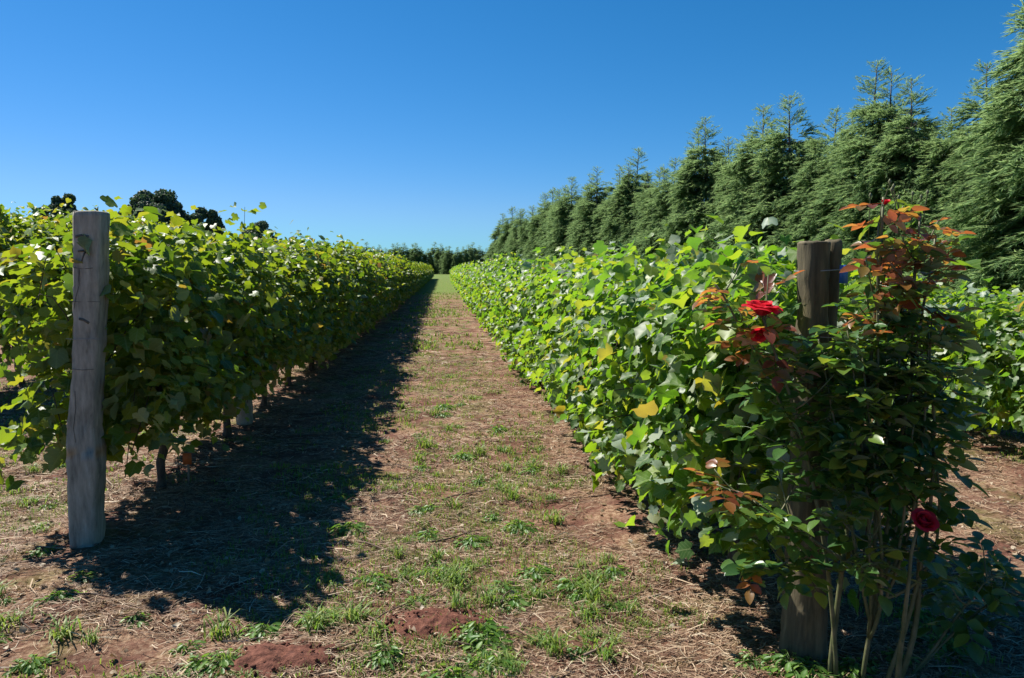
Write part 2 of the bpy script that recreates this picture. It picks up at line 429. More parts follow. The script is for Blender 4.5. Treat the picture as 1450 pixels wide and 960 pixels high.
PROFILE = {   # height of the middle, half height, half width, thickness of the bare zone, leaf size
    'L1': dict(zc=1.03, hz=.68, w=.46, low=.9, leaf=.066, mat='vine_leaf'),
    'L2': dict(zc=1.30, hz=.82, w=.55, low=.8, leaf=.070, mat='vine_leaf'),
    'R1': dict(zc=.85, hz=.66, w=.48, low=1.0, leaf=.064, mat='vine_leaf_sunny'),
    'R2': dict(zc=.72, hz=.52, w=.48, low=.9, leaf=.066, mat='vine_leaf_sunny'),
}
def vine_leaves(row, half_len, n, seed, scale=1.0, y0=0.0):
    """leaf positions round a trellis canopy, local to the vine's foot"""
    P = PROFILE[row]; r = np.random.default_rng(seed)
    nc = max(8, int(n / 11)); per = int(n * .70 / nc)
    def shell(k):
        a = r.uniform(0, 2 * np.pi, k)
        keep = (np.sin(a) > -.25) | (r.random(k) < P['low'])
        a = np.where(keep, a, r.uniform(0.1, np.pi - .1, k))
        ca, sa = np.cos(a), np.sin(a)
        rad = 1.06 - np.abs(r.normal(0, .20, k))
        y = r.uniform(-half_len, half_len, k)
        lump = 1 + .22 * (vnoise(y + y0, a * 1.7 + seed * 0, .8, 7) - .5) * 2
        x = P['w'] * np.sign(ca) * np.abs(ca) ** .75 * rad * lump
        z = P['zc'] + P['hz'] * np.sign(sa) * np.abs(sa) ** .8 * rad * (1 + .15 * (vnoise(y + y0, a * 0, .55, 9) - .5) * 2 + .10 * (vnoise(y + y0, a * 0, 1.9, 19) - .5) * 2)
        return np.stack([x, y, z], -1), np.stack([ca, np.zeros(k), sa], -1)
    cp, cn = shell(nc)
    idx = np.repeat(np.arange(nc), per)
    pos = cp[idx] + r.normal(0, 1, (len(idx), 3)) * np.array([.075, .11, .085])
    out = cn[idx] + r.normal(0, .35, (len(idx), 3))
    m = n - len(pos)
    p2 = np.stack([r.normal(0, .5, m) * P['w'] * .7, r.uniform(-half_len, half_len, m), P['zc'] + P['hz'] * r.uniform(-.85, .8, m)], -1)
    pos = np.concatenate([pos, p2]); out = np.concatenate([out, r.normal(0, 1, (m, 3))])
    # shoots standing out of the canopy, leaves alternating along them
    ns = int(half_len * 9)
    sp, so = [], []
    shoots = []
    for _ in range(ns):
        b = np.array([r.normal(0, .25) * P['w'], r.uniform(-half_len, half_len), P['zc'] + P['hz'] * r.uniform(.7, .95)])
        if r.random() < .40:
            side = r.choice([-1, 1]); b = np.array([side * P['w'] * .8, b[1], P['zc'] + P['hz'] * r.uniform(-.6, .4)])
            d = np.array([side * r.uniform(.3, 1), r.normal(0, .4), r.uniform(-.9, .1)])
        else:
            d = np.array([r.normal(0, .5), r.normal(0, .5), 1.0])
        d = d / np.linalg.norm(d); ln = r.uniform(.08, .26) if row != 'R2' else r.uniform(.08, .2)
        t = np.linspace(0, 1, 5)[:, None]
        path = b + d * ln * t + np.array([d[0] * .5, 0, -.5]) * ln * t ** 2 * .5
        shoots.append(path)
        k = int(ln / .05) + 2
        tt = np.linspace(.1, 1, k)[:, None]
        q = b + d * ln * tt + np.array([d[0] * .5, 0, -.5]) * ln * tt ** 2 * .5 + r.normal(0, .015, (k, 3))
        sp.append(q); so.append(np.tile(d, (k, 1)) * .4 + r.normal(0, .6, (k, 3)))
    pos = np.concatenate([pos] + sp); out = np.concatenate([out] + so)
    k = len(pos); inner = np.zeros(k); inner[k - m - sum(map(len, sp)):k - sum(map(len, sp))] = 1     # leaves deep inside enlarged to block the sun and darken the canopy
    nrm = norm(norm(out) * .50 + np.array([-.15, 0.08, .75]) + r.normal(0, .50, (k, 3)))
    turned = r.random(k) < (.16 if row in ('R1', 'R2') else .07)
    nrm = np.where(turned[:, None], norm(-nrm + r.normal(0, .35, (k, 3))), nrm)
    tip = norm(norm(out) * np.array([1, 1, .3]) + np.array([0, 0, -.75]) + r.normal(0, .5, (k, 3)))
    size = PROFILE[row]['leaf'] * np.clip(r.lognormal(0, .27, k), .5, 1.6) * scale * (1 + .35 * inner)
    pos[:, 2] = np.maximum(pos[:, 2], .06)
    return pos, frames(nrm, tip), size, shoots

def vine_wood(row, half_len, seed, shoots=(), hi=True):
    P = PROFILE[row]; r = np.random.default_rng(seed); g = Geo()
    top = P['zc'] - P['hz'] * .15
    t = np.linspace(0, 1, 9 if hi else 4)
    wob = np.cumsum(r.normal(0, .018, (len(t), 2)), 0); wob -= wob[0]
    pts = np.stack([wob[:, 0], wob[:, 1], -.06 + t * (top + .06)], -1)
    rad = (.034 - .012 * t) * (1 + .25 * r.normal(0, .5, len(t))); rad[0] *= 1.5
    g.tube(pts, np.clip(rad, .016, .06), 7 if hi else 5)
    for s in (-1, 1):
        u = np.linspace(0, 1, 6 if hi else 3)
        arm = pts[-1] + np.stack([r.normal(0, .012, len(u)) * u, s * half_len * .98 * u, .03 * np.sin(u * 7 + seed)], -1)
        g.tube(arm, .018 - .008 * u, 6 if hi else 4)
    if hi:
        for i in range(int(half_len * 22)):          # canes rising from the arms and arching over
            y = r.uniform(-half_len, half_len); b = pts[-1] + np.array([0, y, 0])
            sd = r.choice([-1, 1]); u = np.linspace(0, 1, 6)
            reach = P['w'] * r.uniform(.4, 1.05); h = (P['zc'] + P['hz'] * r.uniform(.4, .95)) - b[2]
            path = b + np.stack([sd * reach * u, r.normal(0, .12) * u, h * np.sin(u * np.pi * r.uniform(.5, .95))], -1)
            g.tube(path, .0045 - .002 * u, 4, cap=False)
        for i in range(int(half_len * 8)):           # a few hang below the leaves
            y = r.uniform(-half_len, half_len); b = np.array([r.choice([-1, 1]) * P['w'] * r.uniform(.1, .7), y, P['zc'] - P['hz'] * .3])
            u = np.linspace(0, 1, 4); ln = min(r.uniform(.2, .6), b[2] - .12)
            g.tube(b + np.stack([r.normal(0, .08) * u, r.normal(0, .1) * u, -ln * u], -1), .003, 4, cap=False)
        for s in shoots:
            g.tube(s, .0032 - .0016 * np.linspace(0, 1, len(s)), 4, cap=False)
    return g

ORD = ['first', 'second', 'third', 'fourth', 'fifth', 'sixth', 'seventh', 'eighth', 'ninth', 'tenth']
ROWNAME = {'L1': 'the row tied to the grey numbered post', 'L2': 'the tall row beyond the grey numbered post',
           'R1': 'the row behind the red rose bush', 'R2': 'the low row on the conifer side'}
GROUPS = {'L1': 'vines of the grey post row', 'L2': 'vines of the tall outer row', 'R1': 'vines of the rose bush row', 'R2': 'vines of the low row'}

near_vines = []     # (row, y, half_len, seed)
near_vines += [('L1', 5.20, 1.00, 101), ('L1', 6.80, .70, 102), ('L1', 8.20, .72, 103), ('L1', 9.60, .70, 104)]
near_vines += [('R1', 3.44, .66, 201), ('R1', 4.72, .68, 202), ('R1', 6.06, .68, 203), ('R1', 7.40, .68, 204), ('R1', 8.75, .70, 205)]
near_vines += [('R2', 5.10, .66, 301), ('R2', 6.45, .70, 302), ('R2', 7.85, .72, 303), ('R2', 9.25, .70, 304)]
near_vines += [('L2', 8.60, .75, 401), ('L2', 10.1, .75, 402)]
DENS = {'L1': 2300, 'L2': 2000, 'R1': 2600, 'R2': 1800}

# --- which leaves show: paint all near leaves far to near into an id buffer, then count cells
store = []
for row, y, hl, seed in near_vines:
    n = int(DENS[row] * hl * 2 / 1.0)
    pos, R, size, shoots = vine_leaves(row, hl, n, seed, y0=y)
    # fuller head of leaves where the row begins
    # ragged hem: leaves thin out towards the ground
    hem = {'L1': .52, 'L2': .60, 'R1': .22, 'R2': .26}[row] + (.22 if seed == 201 else .06 if seed == 202 else 0)
    rk = np.random.default_rng(seed + 5)
    keep = rk.random(len(pos)) < np.clip((pos[:, 2] - hem + .22 + .30 * (vnoise(pos[:, 1] + y, pos[:, 0], .22, 77) - .5)) / .30, 0, 1)
    pos, R, size = pos[keep], R[keep], size[keep]
    base = np.array([ROWX[row], y, float(gz(ROWX[row], y))])
    if seed == 102:                            # one shoot stands straight up out of this vine
        rs = np.random.default_rng(8); u = np.linspace(0, 1, 8)[:, None]
        sh = np.array([.30, -.42, 1.45]) + np.array([.03, .02, .58]) * u; shoots.append(sh)
        lp = sh[rs.integers(3, 8, 26)] + rs.normal(0, .05, (26, 3)) * [1.3, 1.3, .7]; ld = norm(rs.normal(0, 1, (26, 3)) * [1, 1, .4])
        pos = np.concatenate([pos, lp]); R = np.concatenate([R, frames(norm(np.array([-.2, .1, .8]) + rs.normal(0, .4, (26, 3))), ld)]); size = np.concatenate([size, rs.uniform(.04, .075, 26)])
    tid = np.random.default_rng(seed).integers(0, len(LEAF_HI), len(pos))
    store.append([row, y, hl, seed, pos, R, size, tid, shoots, base])
allp = np.concatenate([s[4] + s[9] + np.einsum('nij,j->ni', s[5], np.array([0, .4, 0])) * s[6][:, None] for s in store])
alls = np.concatenate([s[6] for s in store]); alln = np.concatenate([s[5][:, :, 2] for s in store])
px, py, pz = project(allp)
rad = alls * .42 * 737 / np.maximum(pz, .3)
toc = norm(np.array([0, 0, EYE]) - allp); face = np.abs((alln * toc).sum(-1))
BUF = np.full((678, 1024), -1, np.int32)
for i in np.argsort(-pz):
    if pz[i] < .4 or px[i] < -8 or px[i] > 1032 or py[i] < -8 or py[i] > 686: continue
    rr = rad[i]; x0, x1 = int(max(px[i] - rr, 0)), int(min(px[i] + rr + 1, 1024)); ry = rr * (.25 + .75 * face[i])
    y0_, y1_ = int(max(py[i] - ry, 0)), int(min(py[i] + ry + 1, 678))
    if x1 > x0 and y1_ > y0_: BUF[y0_:y1_, x0:x1] = i
seen = np.bincount(BUF[BUF >= 0], minlength=len(allp))
leaf_meshes = {}
for mk in ('vine_leaf', 'vine_leaf_sunny'):
    leaf_meshes[mk] = [leaf_coords(mesh_np('leaf', v, f, M[mk]), v) for v, f in LEAF_HI]
start = 0
counts = {}
for row, y, hl, seed, pos, R, size, tid, shoots, base in store:
    k = len(pos); vis = seen[start:start + k] * (rad[start:start + k] > 3.0); start += k
    pick = np.argsort(-vis)[:290]; pick = pick[vis[pick] >= 14]
    mask = np.zeros(k, bool); mask[pick] = True
    e = link('grape_vine', None, loc=base); e.empty_display_size = .2
    i = counts.get(row, 0); counts[row] = i + 1
    lab = {'L1': ['first leafy grape vine behind the grey numbered post', 'second grape vine from the grey numbered post in its row',
                  'third grape vine from the grey numbered post in its row', 'fourth grape vine from the grey numbered post in its row'],
           'R1': ['first grape vine directly behind the red rose bush', 'second grape vine behind the red rose bush in its row', 'third grape vine behind the red rose bush in its row',
                  'fourth grape vine behind the red rose bush in its row', 'fifth grape vine behind the red rose bush in its row'],
           'R2': ['first low grape vine of the short row on the conifer side', 'second low grape vine of the row on the conifer side', 'third low grape vine of the row on the conifer side', 'fourth low grape vine of the row on the conifer side'],
           'L2': ['first tall grape vine of the outer row beyond the numbered post', 'second tall grape vine of the outer row beyond the numbered post']}[row][i]
    tag(e, lab, 'grape vine', GROUPS[row])
    link('trunk', vine_wood(row, hl, seed, shoots).mesh('trunk', M['bark']), e)
    g = Geo(); scatter(g, LEAF_HI, pos[~mask], R[~mask], size[~mask], tid[~mask])
    tag(link('foliage', g.mesh('foliage', M[PROFILE[row]['mat']]), e), kind='stuff')
    for q in pick:
        o = bpy.data.objects.new('leaf', leaf_meshes[PROFILE[row]['mat']][tid[q]])
        COL.objects.link(o); o.parent = e
        m4 = Matrix(R[q].tolist()).to_4x4() @ Matrix.Scale(float(size[q]), 4); m4.translation = Vector(pos[q].tolist())
        o.matrix_local = m4

# --- the vines further along the rows share a few meshes
FARLAB = {'L1': 'grape vine further along the row tied to the grey numbered post', 'L2': 'tall grape vine further along the outer row beyond the numbered post',
          'R1': 'grape vine further along the row behind the red rose bush', 'R2': 'low grape vine further along the row on the conifer side'}
shared = {}
def far_vine(row, y, lod, v):
    key = (row, lod, v)
    if key not in shared:
        hl = .74
        if lod == 0:
            n, sc, T = int(DENS[row] * 1.3), 1.08, LEAF_LO
        else:
            n, sc, T = int(DENS[row] * .60), 1.6, LEAF_LO
        pos, R, size, sh = vine_leaves(row, hl, n, 900 + v * 17 + lod * 5 + hash(row) % 1, scale=sc, y0=v * 3.3)
        g = Geo(); scatter(g, T, pos, R, size, np.random.default_rng(v).integers(0, len(T), len(pos)))
        shared[key] = (g.mesh('foliage', M[PROFILE[row]['mat']]), vine_wood(row, hl, 50 + v, hi=False).mesh('trunk', M['bark']))
    fo, tr = shared[key]
    x = ROWX[row] + random.uniform(-.03, .03)
    e = link('grape_vine', None, loc=(x, y, float(gz(x, y)))); e.empty_display_size = .2
    s = random.uniform(.94, 1.06); e.scale = (s * random.choice([-1, 1]) if row in ('R2',) else s, 1.0, random.uniform(.90, 1.09))
    if e.scale[0] < 0: e.scale[0] = -e.scale[0]
    tag(e, FARLAB[row], 'grape vine', GROUPS[row])
    link('trunk', tr, e); tag(link('foliage', fo, e), kind='stuff')
ENDS = {'L1': 112, 'L2': 74, 'R1': 80, 'R2': 62}
STARTS = {'L1': 11.0, 'L2': 11.6, 'R1': 10.15, 'R2': 10.7}
for row in ROWX:
    y = STARTS[row]; i = 0
    while y < ENDS[row]:
        far_vine(row, y, 0 if y < 24 else 1, i % 5 if y < 24 else i % 4)
        y += 1.40; i += 1

# ------------------------------------------------------------------ posts and wires
def round_rect(w, d, k=20, p=3.0):
    a = np.linspace(0, 2 * np.pi, k, endpoint=False)
    c, s = np.cos(a), np.sin(a)
    return np.stack([w / 2 * np.sign(c) * np.abs(c) ** (2 / p), d / 2 * np.sign(s) * np.abs(s) ** (2 / p)], -1)

def shaped_post(levels, k=20, p=3.0, jitter=.003, seed=0, top_bevel=.012):
    """levels: (z, cx, cy, w, d)"""
    r = np.random.default_rng(seed); V = []
    zs = np.array([l[0] for l in levels]); fine = np.unique(np.concatenate([np.arange(zs[0], zs[-1], .045), zs]))
    ch = [np.interp(fine, zs, [l[i] for l in levels]) for i in range(1, 5)]
    fj = r.normal(0, jitter * .6, k)
    for i, z in enumerate(fine):
        q = round_rect(ch[2][i], ch[3][i], k, p)
        q = q * (1 + (fj + r.normal(0, jitter, k))[:, None] / .08)
        V.append(np.concatenate([q + [ch[0][i], ch[1][i]], np.full((k, 1), z)], -1))
    top = V[-1].copy(); c = top.mean(0); t2 = c + (top - c) * .86; t2[:, 2] += top_bevel; V.append(t2)
    V = np.array(V); n = len(V)
    V[-1, :, 2] += r.normal(0, .003, k)
    i = np.arange(n - 1)[:, None] * k; j = np.arange(k)[None]; j2 = (j + 1) % k
    f = np.stack([i + j, i + j2, i + k + j2, i + k + j], -1).reshape(-1, 4)
    g = Geo(); g.add(V.reshape(-1, 3), f)
    cc = V[-1].mean(0); b = g.n; g.add([cc], np.zeros((0, 3), int)); jj = np.arange(k); o = (n - 1) * k
    g.f[3].append(np.stack([np.full(k, b), o + jj, o + (jj + 1) % k], -1))
    return g

# the grey post: square, leaning a little, with a swelling at knee height, notches and a burnt numeral
gp = link('trellis_post', None, loc=(-1.97, 4.17, 0))
tag(gp, 'grey weathered square end post marked with a numeral', 'post')
levels = [(-.25, 0, 0, .163, .155), (.02, 0, 0, .163, .155), (.30, .008, 0, .170, .155), (.44, .020, 0, .184, .16), (.50, .021, 0, .190, .16), (.56, .024, 0, .184, .155),
          (.70, .022, 0, .164, .145), (1.0, .062, 0, .148, .145), (1.18, .078, 0, .150, .145), (1.45, .100, 0, .160, .147), (1.845, .125, 0, .166, .15)]
levels = [(z, cx * .92, cy, w * .90, d) for z, cx, cy, w, d in levels]
link('shaft', shaped_post(levels, 24, 4.5, .0022, 3, .006).mesh('shaft', M['weathered']), gp)
def face_y(z): return -np.interp(z, [l[0] for l in levels], [l[4] for l in levels]) / 2 * 1.0
def face_x(z): return np.interp(z, [l[0] for l in levels], [l[1] for l in levels])
def strip(name, pts, w, mat):
    """a shallow dark cut on the front of the grey post; pts are (x from the middle, z)"""
    g = Geo(); pts = np.array(pts)
    path = np.array([[face_x(z) + x, face_y(z) - .001, z] for x, z in pts])
    g.tube(path, w, 5)
    return link(name, g.mesh(name, mat), gp)
strip('numeral', [(-.032, 1.640), (-.002, 1.643), (.004, 1.638), (-.006, 1.610), (-.012, 1.585)], .0055, M['mark'])
strip('notch', [(-.045, 1.715), (-.015, 1.722), (.020, 1.715)], .0075, M['mark'])
strip('notch', [(-.055, 1.555), (-.01, 1.548), (.04, 1.552)], .0018, M['mark'])
strip('crack', [(-.025, 1.545), (-.030, 1.50), (-.027, 1.46), (-.042, 1.40), (-.050, 1.34)], .0015, M['mark'])
strip('groove', [(-.082, 1.382), (-.02, 1.374), (.04, 1.376), (.082, 1.374)], .0014, M['mark'])
strip('notch', [(-.022, 1.285), (.000, 1.280), (.028, 1.262)], .0075, M['mark'])
strip('crack', [(-.03, .90), (-.02, .80), (-.024, .70), (-.015, .60)], .0014, M['mark'])
strip('groove', [(-.06, 1.02), (0, 1.012), (.06, 1.016)], .0014, M['mark'])
strip('wire_loop', [(-.088, 1.18), (-.04, 1.176), (.04, 1.178), (.088, 1.176)], .0018, M['wire'])

# the end post of the rose row: a thick timber, a thinner one strapped to it, wire and a blue tag
rp = link('trellis_post', None, loc=(1.40, 2.66, 0))
tag(rp, 'thick brown timber end post wrapped in wire among the roses', 'post')
lv = [(-.25, 0, 0, .185, .18), (.0, 0, 0, .178, .17), (.25, 0, 0, .158, .155), (.7, -.004, 0, .140, .14), (1.2, -.010, 0, .122, .13), (1.42, -.016, 0, .098, .12), (1.52, -.02, 0, .106, .12), (1.645, -.02, 0, .108, .12)]
link('shaft', shaped_post(lv, 20, 2.3, .003, 5, .004).mesh('shaft', M['timber']), rp)
lv2 = [(-.2, .05, .11, .10, .10), (.6, .06, .10, .098, .10), (1.3, .062, .045, .070, .08), (1.645, .072, .03, .058, .075)]
link('brace', shaped_post(lv2, 16, 2.2, .003, 6, .012).mesh('brace', M['timber']), rp)
for z in (1.545, 1.30, .95):
    g = Geo(); a = np.linspace(0, 2 * np.pi, 25)
    g.tube(np.stack([.018 + .092 * np.cos(a), .020 + .088 * np.sin(a), z + .006 * np.sin(a * 1 + z * 9)], -1), .0022, 5, cap=False)
    link('wire_loop', g.mesh('wire_loop', M['wire']), rp)
g = Geo(); g.box((.068, -.0300, 1.495), (.100, -.0275, 1.563))
tg = link('name_tag', g.mesh('name_tag', M['blue_tag'], smooth=False), rp); tg['label'] = 'small blue tag'

# posts inside the rows
def row_post(x, y, h, label, group, seed):
    r = np.random.default_rng(seed)
    o = link('trellis_post', shaped_post([(-.25, 0, 0, .16, .15), (.3, .004, 0, .165, .155), (h * .6, .01, 0, .15, .145), (h, .012, 0, .145, .14)], 14, 2.4, .003, seed).mesh('trellis_post', M['weathered']), loc=(x, y, 0))
    tag(o, label, 'post', group)
    o.rotation_euler = (0, r.normal(0, .015), r.uniform(0, 3))
    return o
row_post(-1.95, 7.38, 1.68, 'grey trellis post standing among the vine trunks, next after the numbered post', None, 40)
first = None
for row, h, y0_, lab in (('L1', 1.70, 13.4, 'grey trellis post hidden among the leaves further along the numbered row'),
                         ('R1', 1.50, 8.1, 'grey trellis post hidden among the leaves of the rose bush row'),
                         ('L2', 2.0, 9.4, 'grey trellis post hidden among the leaves of the tall outer row'),
                         ('R2', 1.22, 7.15, 'short trellis post hidden among the leaves of the low row')):
    base = row_post(ROWX[row], y0_, h, lab, 'trellis posts of ' + GROUPS[row][9:], 60 + len(row) + int(h * 10))
    y = y0_ + 6
    while y < min(ENDS[row], 44):
        c = base.copy(); COL.objects.link(c); c.location = (ROWX[row], y, 0); c.rotation_euler[2] = y; y += 6

def wire(row, y0_, z):
    P = PROFILE[row]; ys = np.arange(y0_, ENDS[row], 6.0); pts = []
    for i, y in enumerate(ys):
        pts.append((ROWX[row], y, z)); pts.append((ROWX[row] + .01, y + 3, z - .02))
    g = Geo(); g.tube(np.array(pts), .0022, 4)
    o = link('trellis_wire', g.mesh('trellis_wire', M['wire']))
    tag(o, {'L1': 'thin steel trellis wire stretched from the grey numbered post', 'R1': 'thin steel trellis wire stretched from the timber post by the roses',
            'L2': 'thin steel trellis wire inside the tall outer row', 'R2': 'thin steel trellis wire inside the low row on the conifer side'}[row], 'wire', 'wires of ' + GROUPS[row][9:])
for z in (1.02, 1.40, 1.70): wire('L1', 4.2, z)
for z in (.80, 1.15, 1.50): wire('R1', 2.75, z)
for z in (1.3, 1.9): wire('L2', 8.0, z)
for z in (.7, 1.1): wire('R2', 4.6, z)

# ------------------------------------------------------------------ rose bush
def rose_leaf_mesh(seed, n_leaflets=5, mat='rose_leaf'):
    """compound leaf: leaflets in pairs along a stalk that starts at the origin and runs along +Y, about 1 long"""
    r = np.random.default_rng(seed); g = Geo()
    u = np.linspace(0, 1, 5); stalk = np.stack([.03 * np.sin(u * 3), u * .72, -.10 * u ** 2], -1)
    g.tube(stalk, .008, 4, cap=False)
    def leaflet(base, ang, ln, w, roll):
        t = np.array([0, .18, .42, .68, .88, 1.0]); ww = np.array([.0, .62, 1.0, .82, .42, .0]) * w
        V = []
        for i in range(6):
            for s in (-1, 0, 1):
                V.append((s * ww[i], t[i] * ln, (abs(s) * ww[i]) * .35 - .25 * ln * t[i] ** 2 * .6))
        V = np.array(V)
        cr, sr = math.cos(roll), math.sin(roll)
        V = V @ np.array([[cr, 0, -sr], [0, 1, 0], [sr, 0, cr]])
        ca, sa = math.cos(ang), math.sin(ang)
        V = V @ np.array([[ca, sa, 0], [-sa, ca, 0], [0, 0, 1]]) + base
        F = []
        for i in range(5):
            for s in (0, 1):
                a = i * 3 + s; F.append((a, a + 1, a + 4, a + 3))
        g.add(V, F)
    ln = .46
    leaflet(stalk[-1], r.normal(0, .1), ln * 1.12, .155, r.normal(0, .2))
    for k, f in enumerate([.80, .42][:(n_leaflets - 1) // 2]):
        b = stalk[0] * (1 - f) + stalk[-1] * f
        for s in (-1, 1):
            leaflet(b, -s * r.uniform(.85, 1.2), ln * r.uniform(.85, 1.05) * (1 - .15 * k), .140, s * r.normal(.1, .25))
    return g.mesh('leaf', M[mat])
ROSE_LEAVES = [rose_leaf_mesh(s, 5) for s in range(5)]
ROSE_YOUNG = [rose_leaf_mesh(s + 30, 5 if s else 3, 'rose_young') for s in range(4)]

rose = link('rose_bush', None, loc=(1.47, 2.42, 0))
tag(rose, 'tall rose bush with red blooms and coppery young leaves at the timber post', 'rose bush')
RB = np.array([1.47, 2.42, 0.])
rr = np.random.default_rng(77)
def bez(p, n=14):
    p = [np.array(q, float) for q in p]; t = np.linspace(0, 1, n)[:, None]
    if len(p) == 3: return (1 - t) ** 2 * p[0] + 2 * t * (1 - t) * p[1] + t ** 2 * p[2]
    return (1 - t) ** 3 * p[0] + 3 * t * (1 - t) ** 2 * p[1] + 3 * t * t * (1 - t) * p[2] + t ** 3 * p[3]
STEMS = [   # world paths: (points, radius, leaf start, leaves, share of young leaves at the tip)
    ([(1.42, 2.50, 0), (1.40, 2.42, .6), (1.50, 2.40, 1.2), (1.51, 2.40, 1.80)], .011, 0.45, 48, .26),
    ([(1.44, 2.48, 0), (1.36, 2.42, .7), (1.18, 2.42, 1.15), (1.08, 2.45, 1.40)], .009, 0.45, 30, .24),
    ([(1.62, 2.42, 0), (1.74, 2.38, .35), (1.66, 2.40, .60), (1.60, 2.44, 1.15)], .012, 0.45, 22, .0),
    ([(1.52, 2.46, 0), (1.56, 2.40, .7), (1.62, 2.40, 1.2), (1.69, 2.40, 1.66)], .009, 0.45, 34, .22),
    ([(1.42, 2.47, 0), (1.30, 2.36, .45), (1.10, 2.38, .75), (.95, 2.46, .80)], .008, 0.45, 22, .15),
    ([(1.41, 2.46, 0), (1.34, 2.35, .25), (1.18, 2.36, .50), (1.06, 2.40, .52)], .007, 0.45, 16, .10),
    ([(1.55, 2.44, 0), (1.58, 2.36, .40), (1.46, 2.34, .80), (1.40, 2.36, 1.25)], .008, 0.45, 18, .0),
    ([(1.50, 2.47, 0), (1.34, 2.50, .8), (1.10, 2.56, 1.3), (.96, 2.58, 1.50)], .008, 0.50, 26, .40),
    ([(1.58, 2.43, 0), (1.72, 2.36, .5), (1.70, 2.36, .9), (1.66, 2.40, 1.30)], .009, .50, 16, .05),
    ([(1.60, 2.45, 0), (1.70, 2.42, .9), (1.60, 2.42, 1.3), (1.62, 2.40, 1.64)], .008, 0.45, 28, .15),
    ([(1.53, 2.42, 0), (1.60, 2.33, .5), (1.56, 2.33, .85), (1.60, 2.35, 1.05)], .007, 0.45, 14, .0),
    ([(1.60, 2.41, 0), (1.76, 2.33, .3), (1.72, 2.33, .7), (1.70, 2.36, .95)], .007, 0.45, 12, .0),
    ([(1.56, 2.30, 0), (1.50, 2.24, .3), (1.545, 2.22, .45), (1.555, 2.22, .69)], .011, 0.85, 2, .0),
    ([(1.56, 2.44, 0), (1.46, 2.38, .8), (1.58, 2.36, 1.3), (1.60, 2.38, 1.74)], .008, 0.50, 34, .26),
    ([(1.54, 2.44, 0), (1.50, 2.36, .8), (1.44, 2.36, 1.3), (1.44, 2.38, 1.70)], .008, 0.55, 20, .30),
    ([(1.50, 2.44, 0), (1.40, 2.36, .6), (1.34, 2.38, 1.0), (1.27, 2.42, 1.30)], .007, 0.45, 26, .0),
    ([(1.52, 2.44, 0), (1.46, 2.34, .6), (1.42, 2.36, 1.0), (1.35, 2.40, 1.36)], .007, 0.45, 26, .0),
    ([(1.56, 2.44, 0), (1.66, 2.36, .6), (1.66, 2.36, 1.0), (1.66, 2.40, 1.40)], .007, 0.45, 18, .0),
    ([(1.72, 2.50, 0), (1.84, 2.44, .2), (1.92, 2.42, .4), (2.00, 2.44, .42)], .006, .45, 12, .0),
    ([(1.76, 2.52, 0), (1.90, 2.5, .2), (2.08, 2.5, .35), (2.16, 2.52, .30)], .006, .45, 14, .0),
    ([(1.46, 2.40, 0), (1.48, 2.33, .3), (1.42, 2.33, .5), (1.45, 2.34, .75)], .005, 0.45, 14, .0),
]
stem_geo = None
def put(name, me, loc, Rm, s, parent):
    o = bpy.data.objects.new(name, me); COL.objects.link(o); o.parent = parent
    m4 = Matrix(np.asarray(Rm).tolist()).to_4x4() @ Matrix.Scale(float(s), 4); m4.translation = Vector(np.asarray(loc).tolist())
    o.matrix_local = m4
    return o
def clear_of_bloom(p):
    """the low bloom hangs free in a gap, and the head of the post stands clear of the bush"""
    x, y, z = p + RB
    return (1.44 < x < 1.68 and y < 2.36 and .62 < z < .82) or (1.18 < x < 1.45 and z > 1.44)
MAIN = [bez(STEMS[i][0], 40) for i in (0, 2, 3)]
